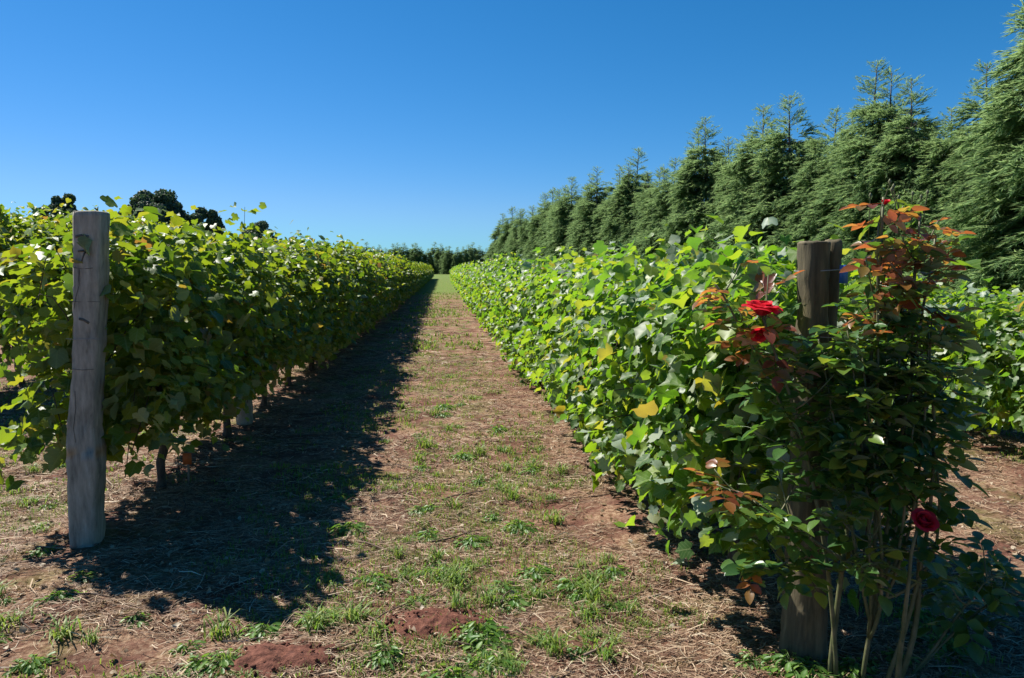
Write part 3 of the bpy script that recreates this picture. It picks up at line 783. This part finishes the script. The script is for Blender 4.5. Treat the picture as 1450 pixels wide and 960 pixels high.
for pts, rad_, ls, nl, young in STEMS:
    if rad_ < .009 and pts[0][0] < 1.7:
        cand = [m[np.argmin(np.abs(m[:, 2] - rr.uniform(.18, .5)))] for m in MAIN]
        b0 = min(cand, key=lambda c: abs(c[0] - pts[0][0]) + rr.uniform(0, .12)); up_ = np.array(pts[1], float); up_[2] = max(up_[2], b0[2] + .08)
        pts = [tuple(b0), tuple(up_), pts[2], pts[3]]
    path = bez(pts, 18) - RB; path[:, 2] += 0
    if pts[0][2] < .01: path[0, 2] = -.05
    path += np.cumsum(rr.normal(0, .0025, path.shape), 0) * np.linspace(0, 1, 18)[:, None]
    g = Geo(); g.tube(path, np.linspace(rad_, rad_ * .42, 18), 7)
    for q in range(16):                      # thorns
        i = rr.integers(2, 16); d = norm(rr.normal(0, 1, 3) * [1, 1, .2]); b = path[i] + (path[i + 1] - path[i]) * rr.random()
        g.tube(np.array([b, b + d * (rad_ + .006), b + d * (rad_ + .011) + [0, 0, -.004]]), [.003, .0018, .0003], 4, cap=False)
    st = link('stem', g.mesh('stem', M['rose_stem']), rose)
    tt = np.linspace(ls, 1, nl)
    for i, t in enumerate(tt):
        f = t * 17; a = min(int(f), 16); p = path[a] + (path[a + 1] - path[a]) * (f - a)
        tan = norm(path[a + 1] - path[a])
        az = i * 2.4 + rr.normal(0, .4)
        out = np.array([math.cos(az), math.sin(az), .25 + rr.normal(0, .25)]); out = norm(out + tan * .25)
        out[2] -= .25 * (1 - t)
        R_ = frames(norm(np.array([0, 0, 1.0]) + out * .15 + rr.normal(0, .28, 3))[None], norm(out)[None])[0]
        yg = (t > 1 - young) and rr.random() < .60
        me = (ROSE_YOUNG if yg else ROSE_LEAVES)[rr.integers(0, 4)]
        if clear_of_bloom(p): continue
        put('leaf', me, p, R_, rr.uniform(.11, .17) * (1.0 if not yg else .82), rose)
    # side twigs with leaves for body
    for q in range(int(nl * .22)):
        t = rr.uniform(ls, .95); f = t * 17; a = min(int(f), 16); p = path[a]
        d = norm(np.array([rr.normal(0, 1), rr.normal(0, .7), rr.uniform(.0, .9)])); ln = rr.uniform(.08, .20) * (.8 if t > .78 else 1)
        g = Geo(); u = np.linspace(0, 1, 5)[:, None]; tw = p + d * ln * u + np.array([0, 0, .05]) * u ** 2
        g.tube(tw, np.linspace(.0035, .0018, 5), 5); link('stem', g.mesh('stem', M['rose_stem']), rose)
        for k in range(3):
            b = tw[1 + k + 1]
            if clear_of_bloom(b): continue
            o2 = norm(d + rr.normal(0, .8, 3)); R_ = frames(norm(np.array([0, 0, 1.0]) + rr.normal(0, .3, 3))[None], o2[None])[0]
            yg = young > .1 and t > .80 and rr.random() < .6
            put('leaf', (ROSE_YOUNG if yg else ROSE_LEAVES)[rr.integers(0, 4)], b, R_, rr.uniform(.09, .135), rose)

def petal_mesh(seed, curl):
    r = np.random.default_rng(seed); n, m = 5, 5; V = []
    for i in range(n):
        t = i / (n - 1)
        for j in range(m):
            s = (j / (m - 1) - .5) * 2
            w = (.28 + .72 * math.sin(min(t * 1.25, 1) * math.pi / 2)) * .55
            z = t; out = .10 + .30 * math.sin(t * 2.2) + curl * max(t - .55, 0) ** 1.3 * 1.7
            z = t * (1 - .25 * curl) - curl * max(t - .75, 0) * .9
            V.append((s * w * (1 - .12 * (t > .9) * abs(s)), out - .32 * s * s * (1 - curl * .5) + r.normal(0, .015), z + r.normal(0, .02) - .10 * abs(s) ** 3 * t))
    F = [(i * m + j, i * m + j + 1, (i + 1) * m + j + 1, (i + 1) * m + j) for i in range(n - 1) for j in range(m - 1)]
    return mesh_np('petal', V, np.array(F), M['petal'])
PETALS = [petal_mesh(i, c) for i, c in enumerate([.0, .15, .45, .8, 1.1])]
def rose_flower(loc, axis_, size, rings, seed, name='bloom', label=None):
    r = np.random.default_rng(seed)
    g = Geo(); zz = np.array([[0, 0, -.22], [0, 0, -.06], [0, 0, .04], [0, 0, .16]]); g.tube(zz * 1.0, [.05, .13, .16, .10], 8)
    for k in range(5):
        a = k * 2 * math.pi / 5; d = np.array([math.cos(a), math.sin(a), 0]); s = np.array([-d[1], d[0], 0])
        g.add([d * .13 + s * .07, d * .13 - s * .07, d * .45 + [0, 0, -.05], d * .6 + [0, 0, -.22]], [(0, 1, 2), (0, 2, 3)])
    z = norm(np.array(axis_, float)); Rm = frames(z[None], np.array([[.3, .9, .2]]))[0]
    head = put(name, g.mesh(name, M['rose_stem']), np.array(loc) - RB, Rm, size, rose)
    if label: head['label'] = label
    for ring, (cnt, sc, c, rad_) in enumerate(rings):
        for k in range(cnt):
            a = (k + .5 * ring + r.uniform(-.2, .2)) * 2 * math.pi / cnt
            Rz = np.array([[math.cos(a), -math.sin(a), 0], [math.sin(a), math.cos(a), 0], [0, 0, 1]])
            tilt = r.normal(0, .08); Rx = np.array([[1, 0, 0], [0, math.cos(tilt), -math.sin(tilt)], [0, math.sin(tilt), math.cos(tilt)]])
            put('petal', PETALS[c], Rz @ np.array([0, rad_, .02 - .02 * ring]), Rz @ Rx, sc * r.uniform(.92, 1.08), head)
FULL = [(3, .62, 0, -.02), (5, .74, 1, .03), (5, .86, 2, .08), (6, .95, 3, .12), (6, .98, 4, .14)]
rose_flower((1.085, 2.44, 1.395), (.10, -.15, 1), .060, FULL, 1, label='full open red bloom')
rose_flower((1.072, 2.42, 1.335), (-.3, -.6, -.35), .032, FULL[1:4], 4, label='spent red bloom hanging under the full one')
rose_flower((1.555, 2.22, .715), (.05, -.6, .8), .050, FULL[:4], 2, label='low red bloom on a bare stem')
rose_flower((1.49, 2.40, 1.765), (.0, -.2, 1), .024, FULL[:3], 3, name='bud', label='half open red bud at the top')
for k in range(9):                            # green buds at the top of the bush
    g = Geo(); b = np.array([1.50 + rr.normal(0, .09), 2.40 + rr.normal(0, .04), 1.70 + rr.uniform(-.02, .08)]) - RB; tipz = b + [rr.normal(0, .02), 0, rr.uniform(.05, .10)]
    g.tube(np.array([b - [0, 0, .06], b, tipz - [0, 0, .018], tipz - [0, 0, .010], tipz]), [.0016, .0016, .0016, .006, .001], 6)
    link('bud', g.mesh('bud', M['rose_stem']), rose)

# ------------------------------------------------------------------ conifers
def cypress(seed, H, Rb, lean=0.):
    r = np.random.default_rng(seed)
    tg_ = Geo(); t = np.linspace(0, 1, 8)
    tg_.tube(np.stack([.15 * np.sin(t * 3 + seed) * t + lean * t * H, .1 * t * np.cos(seed + t * 2), -.3 + t * (H + .3)], -1), np.linspace(.22, .012, 8), 7)
    V = []
    up = np.array([0, 0, 1.0])
    nb = 290
    zb = np.sort(np.concatenate([.25 + (H * .80 - .25) * r.random(nb), H * (.78 + .21 * r.random(46))]))
    belly = r.uniform(0, 6.28, 6)
    for z in zb:
        f = z / H
        t = min(max((f - .70) / .22, 0), 1); t = t * t * (3 - 2 * t)          # 0 in the body, 1 in the leader
        az = r.uniform(0, 2 * np.pi)
        bulge = 1 + .16 * math.sin(2 * az + belly[int(f * 5.99)]) + .10 * math.sin(z * 1.9 + belly[0])
        Lb = max(.12, Rb * (1 - f) ** .56 * (1 - .12 * f) * bulge * r.uniform(.70, 1.14)) * (1 - .30 * t * r.random())
        d = np.array([math.cos(az), math.sin(az), 0])
        n = 9; u = np.linspace(0, 1, n)
        rise = (.50 + .35 * t) * Lb; droop = (.66 - .42 * t) * Lb
        lx = lean * z + .15 * math.sin(z / H * 3 + seed) * z / H
        o_ = np.array([lx, 0, z])
        path = o_ + d * (u[:, None] * Lb) + up * (rise * u - droop * u ** 2.3)[:, None]
        if r.random() < .22 + .7 * t: tg_.tube(path, np.linspace(.02 - .010 * t, .004, n), 4, cap=False)
        ns = int((6 + Lb * 7) * (1 - .35 * t))
        for _ in range(ns):
            uu = r.uniform(.28 - .2 * t, 1) ** .8
            p = o_ + d * Lb * uu + up * (rise * uu - droop * uu ** 2.3)
            side = norm(np.cross(d, up) * r.normal(0, .55) + d * r.uniform(.4, 1.0) + up * (r.uniform(-.42, .22) + .62 * t))
            ln = r.uniform(.40, .95) * (1 - .62 * t)
            k = max(6, int(52 * ln * (1 - .25 * t)))
            s = r.uniform(0, 1, k)[:, None]
            ax = p + side * ln * s - up * .20 * (s ** 2) * ln * (1 - .8 * t)
            bd = norm(side + r.normal(0, .34, (k, 3)) * [1, 1, .6] - up * .15 * s * (1 - t))
            bl = r.uniform(.14, .34, (k, 1)) * (1 - .42 * t); bw = r.uniform(.012, .026, (k, 1)) * (1 - .25 * t)
            wv = norm(np.cross(bd, up + r.normal(0, .45, (k, 3)))) * bw
            V.append(np.stack([ax - wv, ax + wv, ax + bd * bl - up * .02], 1).reshape(-1, 3))
    V = np.concatenate(V); F = np.arange(len(V)).reshape(-1, 3)
    return mesh_np('crown', V, F, M['cypress'], smooth=False), tg_.mesh('trunk', M['tree_bark'])
CY = [cypress(500 + i, 11.6 + .5 * (i % 3), 3.0 + .25 * (i % 2), lean=(-.01, .0, .012, -.006, .006, -.014, .016)[i]) for i in range(7)]
TREE_LINE = [(26.0, 14.0), (24.5, 24.0), (23.5, 45.0), (20.5, 62.0), (17.0, 78.0), (13.2, 105.0), (9.0, 150.0), (4.0, 200.0)]
def along(d):
    acc = 0
    for (x0, y0_), (x1, y1_) in zip(TREE_LINE, TREE_LINE[1:]):
        l = math.hypot(x1 - x0, y1_ - y0_)
        if d <= acc + l: f = (d - acc) / l; return x0 + (x1 - x0) * f, y0_ + (y1_ - y0_) * f
        acc += l
    return TREE_LINE[-1]
d = 0.; i = 0
rt_ = random.Random(9)
while d < 122:
    x, y = along(d)
    cr, tr = CY[(i * 3 + i // 7) % 7]
    e = link('cypress_tree', None, loc=(x + rt_.uniform(-.6, .6), y, 0)); e.rotation_euler = (rt_.gauss(0, .03), rt_.gauss(0, .03), rt_.uniform(0, 6.28))
    s = rt_.choice([.84, .93, 1.0, 1.06, 1.14]) * rt_.uniform(.97, 1.03) * np.interp(y, [14, 28, 42, 60, 80, 130], [.95, .95, .98, .92, .90, .90]); e.scale = (s * rt_.uniform(.95, 1.1), s * rt_.uniform(.95, 1.1), s)
    tag(e, 'feathery green cypress tree in the tall windbreak beside the vineyard', 'tree', 'cypress windbreak')
    link('crown', cr, e); link('trunk', tr, e)
    d += rt_.uniform(1.4, 2.3) if y < 100 else rt_.uniform(2.4, 3.4); i += 1
for k in range(52):                           # the far line closing the end of the vineyard
    x = -52 + k * 1.6 + rt_.uniform(-.8, .8); y = 205 + rt_.uniform(-8, 8)
    cr, tr = CY[(k * 3) % 7]
    e = link('cypress_tree', None, loc=(x, y, 0)); e.rotation_euler = (0, 0, rt_.uniform(0, 6.28)); s = rt_.uniform(.60, .76); e.scale = (s * 1.25, s * 1.25, s)
    tag(e, 'small dark cypress in the distant line across the end of the rows', 'tree', 'distant cypress line')
    link('crown', cr, e); link('trunk', tr, e)

# ------------------------------------------------------------------ far dark trees beyond the left rows
def broad_tree(seed, H, Rw, lobes):
    r = np.random.default_rng(seed); tg_ = Geo()
    t = np.linspace(0, 1, 6); tg_.tube(np.stack([.2 * np.sin(t * 2 + seed), 0 * t, -.3 + t * H * .62], -1), np.linspace(.38, .16, 6), 7)
    P_, N_ = [], []
    for k in range(lobes):
        a = r.uniform(0, 6.28); q = math.sqrt(r.random()); zc = H * (.45 + .47 * (1 - q ** 2.2) * r.uniform(.8, 1.05))
        c = np.array([math.cos(a) * q * Rw, math.sin(a) * q * Rw, zc]); lr = Rw * r.uniform(.20, .34)
        u = np.linspace(0, 1, 4)[:, None]; b = np.array([0, 0, H * .4 * r.uniform(.6, 1.2)])
        tg_.tube(b + (c - b) * u + np.array([0, 0, -.3]) * np.sin(u * 3.14), np.linspace(.12, .03, 4), 4, cap=False)
        m = 620; v = norm(r.normal(0, 1, (m, 3))); rd = lr * (1 - np.abs(r.normal(0, .22, (m, 1)))); v[:, 2] *= .75
        P_.append(c + v * rd); N_.append(v)
    pos = np.concatenate(P_); nn = norm(np.concatenate(N_) + r.normal(0, .6, (len(pos), 3)))
    g = Geo(); scatter(g, LEAF_LO, pos, frames(nn, r.normal(0, 1, pos.shape)), r.uniform(.22, .42, len(pos)), r.integers(0, 4, len(pos)))
    return g.mesh('crown', M['dark_tree']), tg_.mesh('trunk', M['tree_bark'])
BT = [broad_tree(700, 14.2, 5.4, 30), broad_tree(701, 12.2, 3.4, 20)]
def place_broad(v, x, y, s, label):
    e = link('broadleaf_tree', None, loc=(x, y, 0)); e.scale = s; e.rotation_euler = (0, 0, x)
    link('crown', BT[v][0], e); link('trunk', BT[v][1], e); tag(e, label, 'tree', 'far dark trees beyond the vines')
place_broad(0, -47.6, 130, (1.15, 1.1, 1.06), 'large rounded dark tree rising alone above the vines, widest of the far trees')
place_broad(1, -39.8, 130, (1.05, 1.0, 1.02), 'small dark tree close beside the large rounded dark tree')
place_broad(1, -61.0, 128, (1.0, 1.0, 1.18), 'dark tree showing its top above the vines over the numbered post')
place_broad(1, -66.5, 132, (.8, .8, 1.04), 'narrow dark tree top peeking out beside the tree over the numbered post')
place_broad(0, -30.0, 128, (.62, .62, .68), 'low dark bushy tree just above the vine tops beyond the upright shoot')

# ------------------------------------------------------------------ ground cover
def pick_xy(n, y0_, y1_, xl, xr, seed, power=1.0):
    r = np.random.default_rng(seed)
    y = y0_ * (y1_ / y0_) ** (r.random(n) ** power)
    return r.uniform(xl, xr, n), y, r
def straw(n, y0_, y1_, xl, xr, seed, ls, ws):
    x, y, r = pick_xy(n, y0_, y1_, xl, xr, seed)
    keep = vnoise(x, y, .5, 31) * .6 + vnoise(x, y, .16, 32) * .4 + r.normal(0, .10, n) > .36
    x, y = x[keep], y[keep]; n = len(x)
    a = r.normal(0, 1.0, n); d = np.stack([np.cos(a), np.sin(a) * .9, r.normal(0, .07, n)], -1)
    ln = r.uniform(.35, 1, n)[:, None] * ls; w = r.uniform(.4, 1, n)[:, None] * ws
    c = np.stack([x, y, gz(x, y) + r.uniform(.002, .016, n)], -1)
    side = norm(np.cross(d, np.array([0, 0, 1.0]) + r.normal(0, .5, (n, 3))))
    bend = side * r.normal(0, .12, (n, 1)) * ln
    a0, a1, a2 = c - d * ln / 2, c + bend, c + d * ln / 2
    V = np.stack([a0 - side * w, a0 + side * w, a1 - side * w, a1 + side * w, a2 - side * w * .5, a2 + side * w * .5], 1).reshape(-1, 3)
    b = np.arange(n)[:, None] * 6
    return V, np.concatenate([b + [0, 1, 3, 2], b + [2, 3, 5, 4]])
G = Geo()
for a in [(110000, 2.0, 5.5, -4.2, 2.6, 1, .09, .0019), (110000, 5.0, 13, -6.5, 7.5, 2, .12, .0030), (20000, 12, 34, -6.5, 6.5, 3, .28, .007), (2600, 1.9, 6, -3.5, 2.4, 4, .26, .004), (26000, 2.2, 6.5, 2.2, 6.5, 5, .11, .0024)]:
    G.add(*straw(*a))
tag(link('straw', G.mesh('straw', M['straw'], smooth=False)), 'dry straw and mown stalks scattered over the red soil', 'straw', kind='stuff')

x, y, r = pick_xy(7500, 2.2, 15, -5.5, 5.5, 8)
nr = norm(np.stack([r.normal(0, .45, len(x)), r.normal(0, .45, len(x)), np.ones(len(x))], -1))
G = Geo(); scatter(G, LEAF_LO, np.stack([x, y, gz(x, y) + .012], -1), frames(nr, r.normal(0, 1, (len(x), 3))), r.uniform(.010, .034, len(x)), r.integers(0, 4, len(x)))
tag(link('leaf_litter', G.mesh('leaf_litter', M['litter'])), 'small curled dead leaves lying in the straw', 'leaf litter', kind='stuff')

def blades(base, n, r, h, spread, w, arch=.6):
    """n curved grass blades from points near base (k,3)"""
    b = base[r.integers(0, len(base), n)] + r.normal(0, 1, (n, 3)) * [spread, spread, 0]
    a = r.uniform(0, 6.28, n); d = np.stack([np.cos(a), np.sin(a), np.zeros(n)], -1)
    L_ = r.uniform(.4, 1.1, n)[:, None] * h; up = np.array([0, 0, 1.0]); ar = r.uniform(.25, 1.15, (n, 1)) * arch
    s = np.stack([-d[:, 1], d[:, 0], np.zeros(n)], -1) * w * r.uniform(.6, 1.2, (n, 1))
    p1 = b + up * L_ * .5 + d * L_ * .22 * ar; p2 = b + up * L_ * (.86 - .12 * ar) + d * L_ * .62 * ar; p3 = b + up * L_ * (1 - .5 * ar) + d * L_ * 1.0 * ar
    b = b - up * .01
    V = np.stack([b - s, b + s, p1 - s, p1 + s, p2 - s * .7, p2 + s * .7, p3], 1).reshape(-1, 3)
    k = np.arange(n)[:, None] * 7
    return V, np.concatenate([k + [0, 1, 3, 2], k + [2, 3, 5, 4]]), k + np.array([4, 5, 6])
G = Geo()
def grass_cover(n, y0_, y1_, xl, xr, seed, h, w, thr, noise_s=.6):
    x, y, r = pick_xy(n, y0_, y1_, xl, xr, seed)
    dens = vnoise(x, y, noise_s, 51) * .55 + vnoise(x, y, noise_s * .33, 52) * .45
    strip_ = np.exp(-((x + .05) / .55) ** 2) * .12 + np.where((x < -2.3) & (y < 6), .02, 0) - .25 * np.exp(-((x - 1.5) / .5) ** 2) - .25 * np.exp(-((x + 1.7) / .6) ** 2)
    k = dens + strip_ + r.normal(0, .04, n) > thr
    base = np.stack([x[k], y[k], gz(x[k], y[k])], -1)
    V, q, t3 = blades(base, len(base) * 2, r, h, .012, w)
    n0 = G.n; G.add(V, q); G.f[3].append(t3 + n0)
grass_cover(40000, 2.1, 5.5, -4.0, 2.2, 61, .032, .0022, .530, .45)
grass_cover(44000, 5.0, 16, -6, 6.5, 62, .042, .0035, .535, .6)
grass_cover(9000, 14, 48, -3, 3.5, 63, .10, .010, .56, 1.5)
grass_cover(9000, 6.0, 24, 5.4, 16, 64, .16, .008, .40, 1.5)
tag(link('grass', G.mesh('grass', M['grass'])), 'thin green grass growing through the straw', 'grass', kind='stuff')

rw0 = random.Random(3)
M['clods'] = plain_mat('bare red soil', [(0, (.045, .016, .011)), (.5, (.115, .042, .027)), (1, (.19, .080, .052))], rough=.95, bump=1.0, scale=(26, 26, 26), dist=.02)
for mx_, my_, rx_, ry_, h_, lab in ((-.66, 2.86, .24, .15, .038, 'rounded heap of bare dark red soil thrown up in the straw'), (-.04, 3.10, .28, .14, .028, 'flat spread heap of bare red soil beside the grass tufts')):
    a = np.linspace(0, 2 * np.pi, 40, endpoint=False); V = []; rings = np.linspace(1, .06, 14)
    for q in rings:
        wob_ = 1 + .55 * (vnoise(np.cos(a) * 2 + 9 * mx_, np.sin(a) * 2, .5, 5) - .5)
        X_ = np.cos(a) * rx_ * q * wob_; Y_ = np.sin(a) * ry_ * q * wob_
        zz = gz(X_ + mx_, Y_ + my_) - .012 * (q > .98) + h_ * (1 - q ** 2) ** 1.2 + (vnoise(X_ + mx_, Y_ + my_, .045, 6) - .5) * .034 * (1 - q ** 4) + (vnoise(X_, Y_, .018, 8) - .5) * .020 * (1 - q ** 4)
        V.append(np.stack([X_, Y_, zz], -1))
    V = np.concatenate(V); k_ = 40; i_ = np.arange(13)[:, None] * k_; j_ = np.arange(k_)[None]; j2_ = (j_ + 1) % k_
    g = Geo(); g.add(V, np.stack([i_ + j_, i_ + j2_, i_ + k_ + j2_, i_ + k_ + j_], -1).reshape(-1, 4))
    b_ = g.n; g.add([[0, 0, V[-40:, 2].mean()]], np.zeros((0, 3), int)); jj = np.arange(k_); g.f[3].append(np.stack([np.full(k_, b_), 13 * k_ + jj, 13 * k_ + (jj + 1) % k_], -1))
    for q in range(90):                         # crumbs
        aa = rw0.uniform(0, 6.28); dd = rw0.uniform(.5, 1.35); cx_, cy_ = math.cos(aa) * rx_ * dd, math.sin(aa) * ry_ * dd; cs = rw0.uniform(.004, .013)
        c_ = np.array([cx_, cy_, float(gz(cx_ + mx_, cy_ + my_)) + cs * .4 + max(0, h_ * (1 - dd * dd))])
        o6 = np.array([[1, 0, 0], [-1, 0, 0], [0, 1, 0], [0, -1, 0], [0, 0, 1], [0, 0, -1]]) * cs * np.array([[rw0.uniform(.6, 1.3)] for _ in range(6)])
        g.add(c_ + o6, [(0, 2, 4), (2, 1, 4), (1, 3, 4), (3, 0, 4), (2, 0, 5), (1, 2, 5), (3, 1, 5), (0, 3, 5)])
    tag(link('soil_mound', g.mesh('soil_mound', M['clods']), loc=(mx_, my_, 0)), lab, 'soil mound')

# single tufts and broad-leaved weeds one can pick out
def tuft_mesh(seed, n, h, w, spread):
    r = np.random.default_rng(seed); g = Geo(); V, q, t3 = blades(np.zeros((1, 3)), n, r, h, spread, w, 1.25); g.add(V, q); g.f[3].append(t3)
    return g.mesh('grass_tuft', M['grass'])
TUFTS = [tuft_mesh(800 + i, (40, 60, 80, 44)[i], (.11, .085, .07, .125)[i], .0036, (.030, .038, .040, .026)[i]) for i in range(4)]
def weed_mesh(seed, n, sz):
    r = np.random.default_rng(seed); a = r.uniform(0, 6.28, n); rad_ = r.uniform(.1, 1, n) * sz * 1.5
    pos = np.stack([np.cos(a) * rad_, np.sin(a) * rad_, r.uniform(.01, 1, n) * sz * .9 * (1.2 - rad_ / sz / 1.7)], -1)
    nr_ = np.stack([np.cos(a) * .5, np.sin(a) * .5, np.ones(n)], -1) + r.normal(0, .3, (n, 3)); tp = np.stack([np.cos(a), np.sin(a), -.2 + 0 * a], -1)
    g = Geo(); t = np.array([0, .35, .75, 1.]); ww = np.array([.06, .24, .22, 0])
    v = np.array([(s * ww[i], t[i], .10 * abs(s) - .18 * t[i] ** 2) for i in range(4) for s in (-1, 0, 1)]); f = np.array([(i * 3 + s, i * 3 + s + 1, i * 3 + s + 4, i * 3 + s + 3) for i in range(3) for s in (0, 1)])
    scatter(g, [(v, f)], pos, frames(norm(nr_), tp), r.uniform(.35, .75, n) * sz, np.zeros(n, int))
    for k in range(n):
        g.tube(np.array([[0, 0, -.01], pos[k] * [.5, .5, .7], pos[k]]), .0012, 3, cap=False)
    return g.mesh('broadleaf_weed', M['weed'])
WEEDS = [weed_mesh(820 + i, (70, 90, 50)[i], (.055, .062, .048)[i]) for i in range(3)]
rw = random.Random(21)
spots = [(-2.35, 3.95, 1), (-2.15, 4.05, 1), (-2.2, 3.55, 1), (-2.0, 3.45, 1), (-1.75, 3.42, 1), (-1.95, 3.1, 0), (-1.45, 3.05, 0), (-1.6, 2.9, 1), (-1.05, 3.0, 1), (-.95, 2.86, 1), (-.55, 3.12, 0), (-.48, 3.25, 0),
         (-.30, 3.02, 0), (-.12, 3.30, 0), (.05, 3.55, 0), (.12, 3.72, 0), (.28, 3.45, 1), (.42, 3.50, 1), (-.05, 3.85, 0), (.20, 3.30, 0), (.85, 3.55, 1), (.60, 2.95, 0), (.45, 2.85, 0), (.70, 2.90, 0), (-.25, 2.85, 1), (.10, 2.80, 1), (-.75, 2.75, 0), (-1.85, 2.75, 0), (-2.05, 2.8, 0), (-1.35, 2.72, 1),
         (1.18, 2.62, 1), (1.30, 2.55, 1), (1.52, 2.52, 1), (1.62, 2.55, 1), (1.35, 2.50, 1), (1.75, 2.6, 1), (2.0, 2.7, 1), (2.1, 3.0, 1), (-.35, 5.1, 0), (-.2, 5.9, 0), (.05, 4.7, 0), (.3, 4.5, 1), (.55, 4.1, 0), (-.25, 6.8, 1), (-.1, 4.3, 1), (.25, 5.4, 0), (.5, 6.2, 0), (-.3, 7.9, 0), (.15, 7.1, 0), (.35, 8.6, 0), (-.15, 9.4, 0), (.1, 10.5, 0), (-.3, 11.2, 0), (.4, 5.0, 0), (.7, 5.6, 0), (-2.7, 5.0, 0), (-3.0, 6.0, 1), (-2.9, 4.3, 0), (-3.3, 5.4, 0)]
for i in range(70):
    yy = 2.7 * (9 / 2.7) ** rw.random(); spots.append((rw.uniform(-.7, .9) if rw.random() < .75 else rw.uniform(-3.2, -2.3), yy, rw.randint(0, 1)))
for i in range(46):
    spots.append((rw.uniform(-2.2, -.2) if i % 3 else rw.uniform(-.2, .9), rw.uniform(2.62, 3.7), 1 if rw.random() < .6 else 0))
spots = [q for q in spots if not (q[0] > -1.75 and q[0] < -.75 and 3.25 < q[1] < 4.4)]
for x, y, k in spots:
    me = (WEEDS if k else TUFTS)[rw.randrange(3 if k else 4)]
    o = link('broadleaf_weed' if k else 'grass_tuft', me, loc=(x, y, float(gz(x, y)))); o.rotation_euler = (0, 0, rw.uniform(0, 6.28)); s = rw.uniform(.55, 1.2) * (1.05 if k else .9); o.scale = (s, s, s * rw.uniform(.7, 1.0))
    tag(o, 'low broad-leaved green weed rooted in the red soil' if k else 'tuft of bright green grass sprouting from the strawy soil', 'weed' if k else 'grass tuft', 'weeds on the vineyard floor' if k else 'grass tufts on the vineyard floor')
# fallen twigs and prunings
for i in range(46):
    if i < 10: x, y = rw.uniform(-1.0, 1.1), rw.uniform(2.8, 4.2)
    else: yy = 2.8 * (9 / 2.8) ** rw.random(); x, y = rw.uniform(-3.2, 1.2), yy
    ln = rw.uniform(.12, .42); a = rw.gauss(0, .8); u = np.linspace(-.5, .5, 7)
    px_ = x + np.cos(a) * u * ln + .06 * ln * np.sin(u * 5 + i); py_ = y + np.sin(a) * u * ln
    g = Geo(); rad_ = rw.uniform(.003, .007)
    g.tube(np.stack([px_ - x, py_ - y, gz(px_, py_) + .012 + rw.uniform(0, .01)], -1), np.linspace(rad_, rad_ * .5, 7), 5)
    o = link('fallen_twig', g.mesh('fallen_twig', M['twig']), loc=(x, y, 0))
    tag(o, 'thin brown pruned twig lying on the strawy ground', 'twig', 'fallen twigs')

# the orange tag on its stake, and a yellow leaf caught by the grey post
tz = float(gz(-1.80, 5.30))
st = link('plant_marker', None, loc=(-1.80, 5.30, tz)); tag(st, 'small orange plant marker on a short stake under the first vine', 'marker')
g = Geo(); g.tube(np.array([[0, 0, -.05], [.003, 0, .1], [0, 0, .20]]), .008, 6); link('stake', g.mesh('stake', M['twig']), st)
g = Geo(); g.box((-.030, -.012, .145), (.030, -.0095, .225)); link('label_plate', g.mesh('label_plate', M['orange_tag'], smooth=False), st)
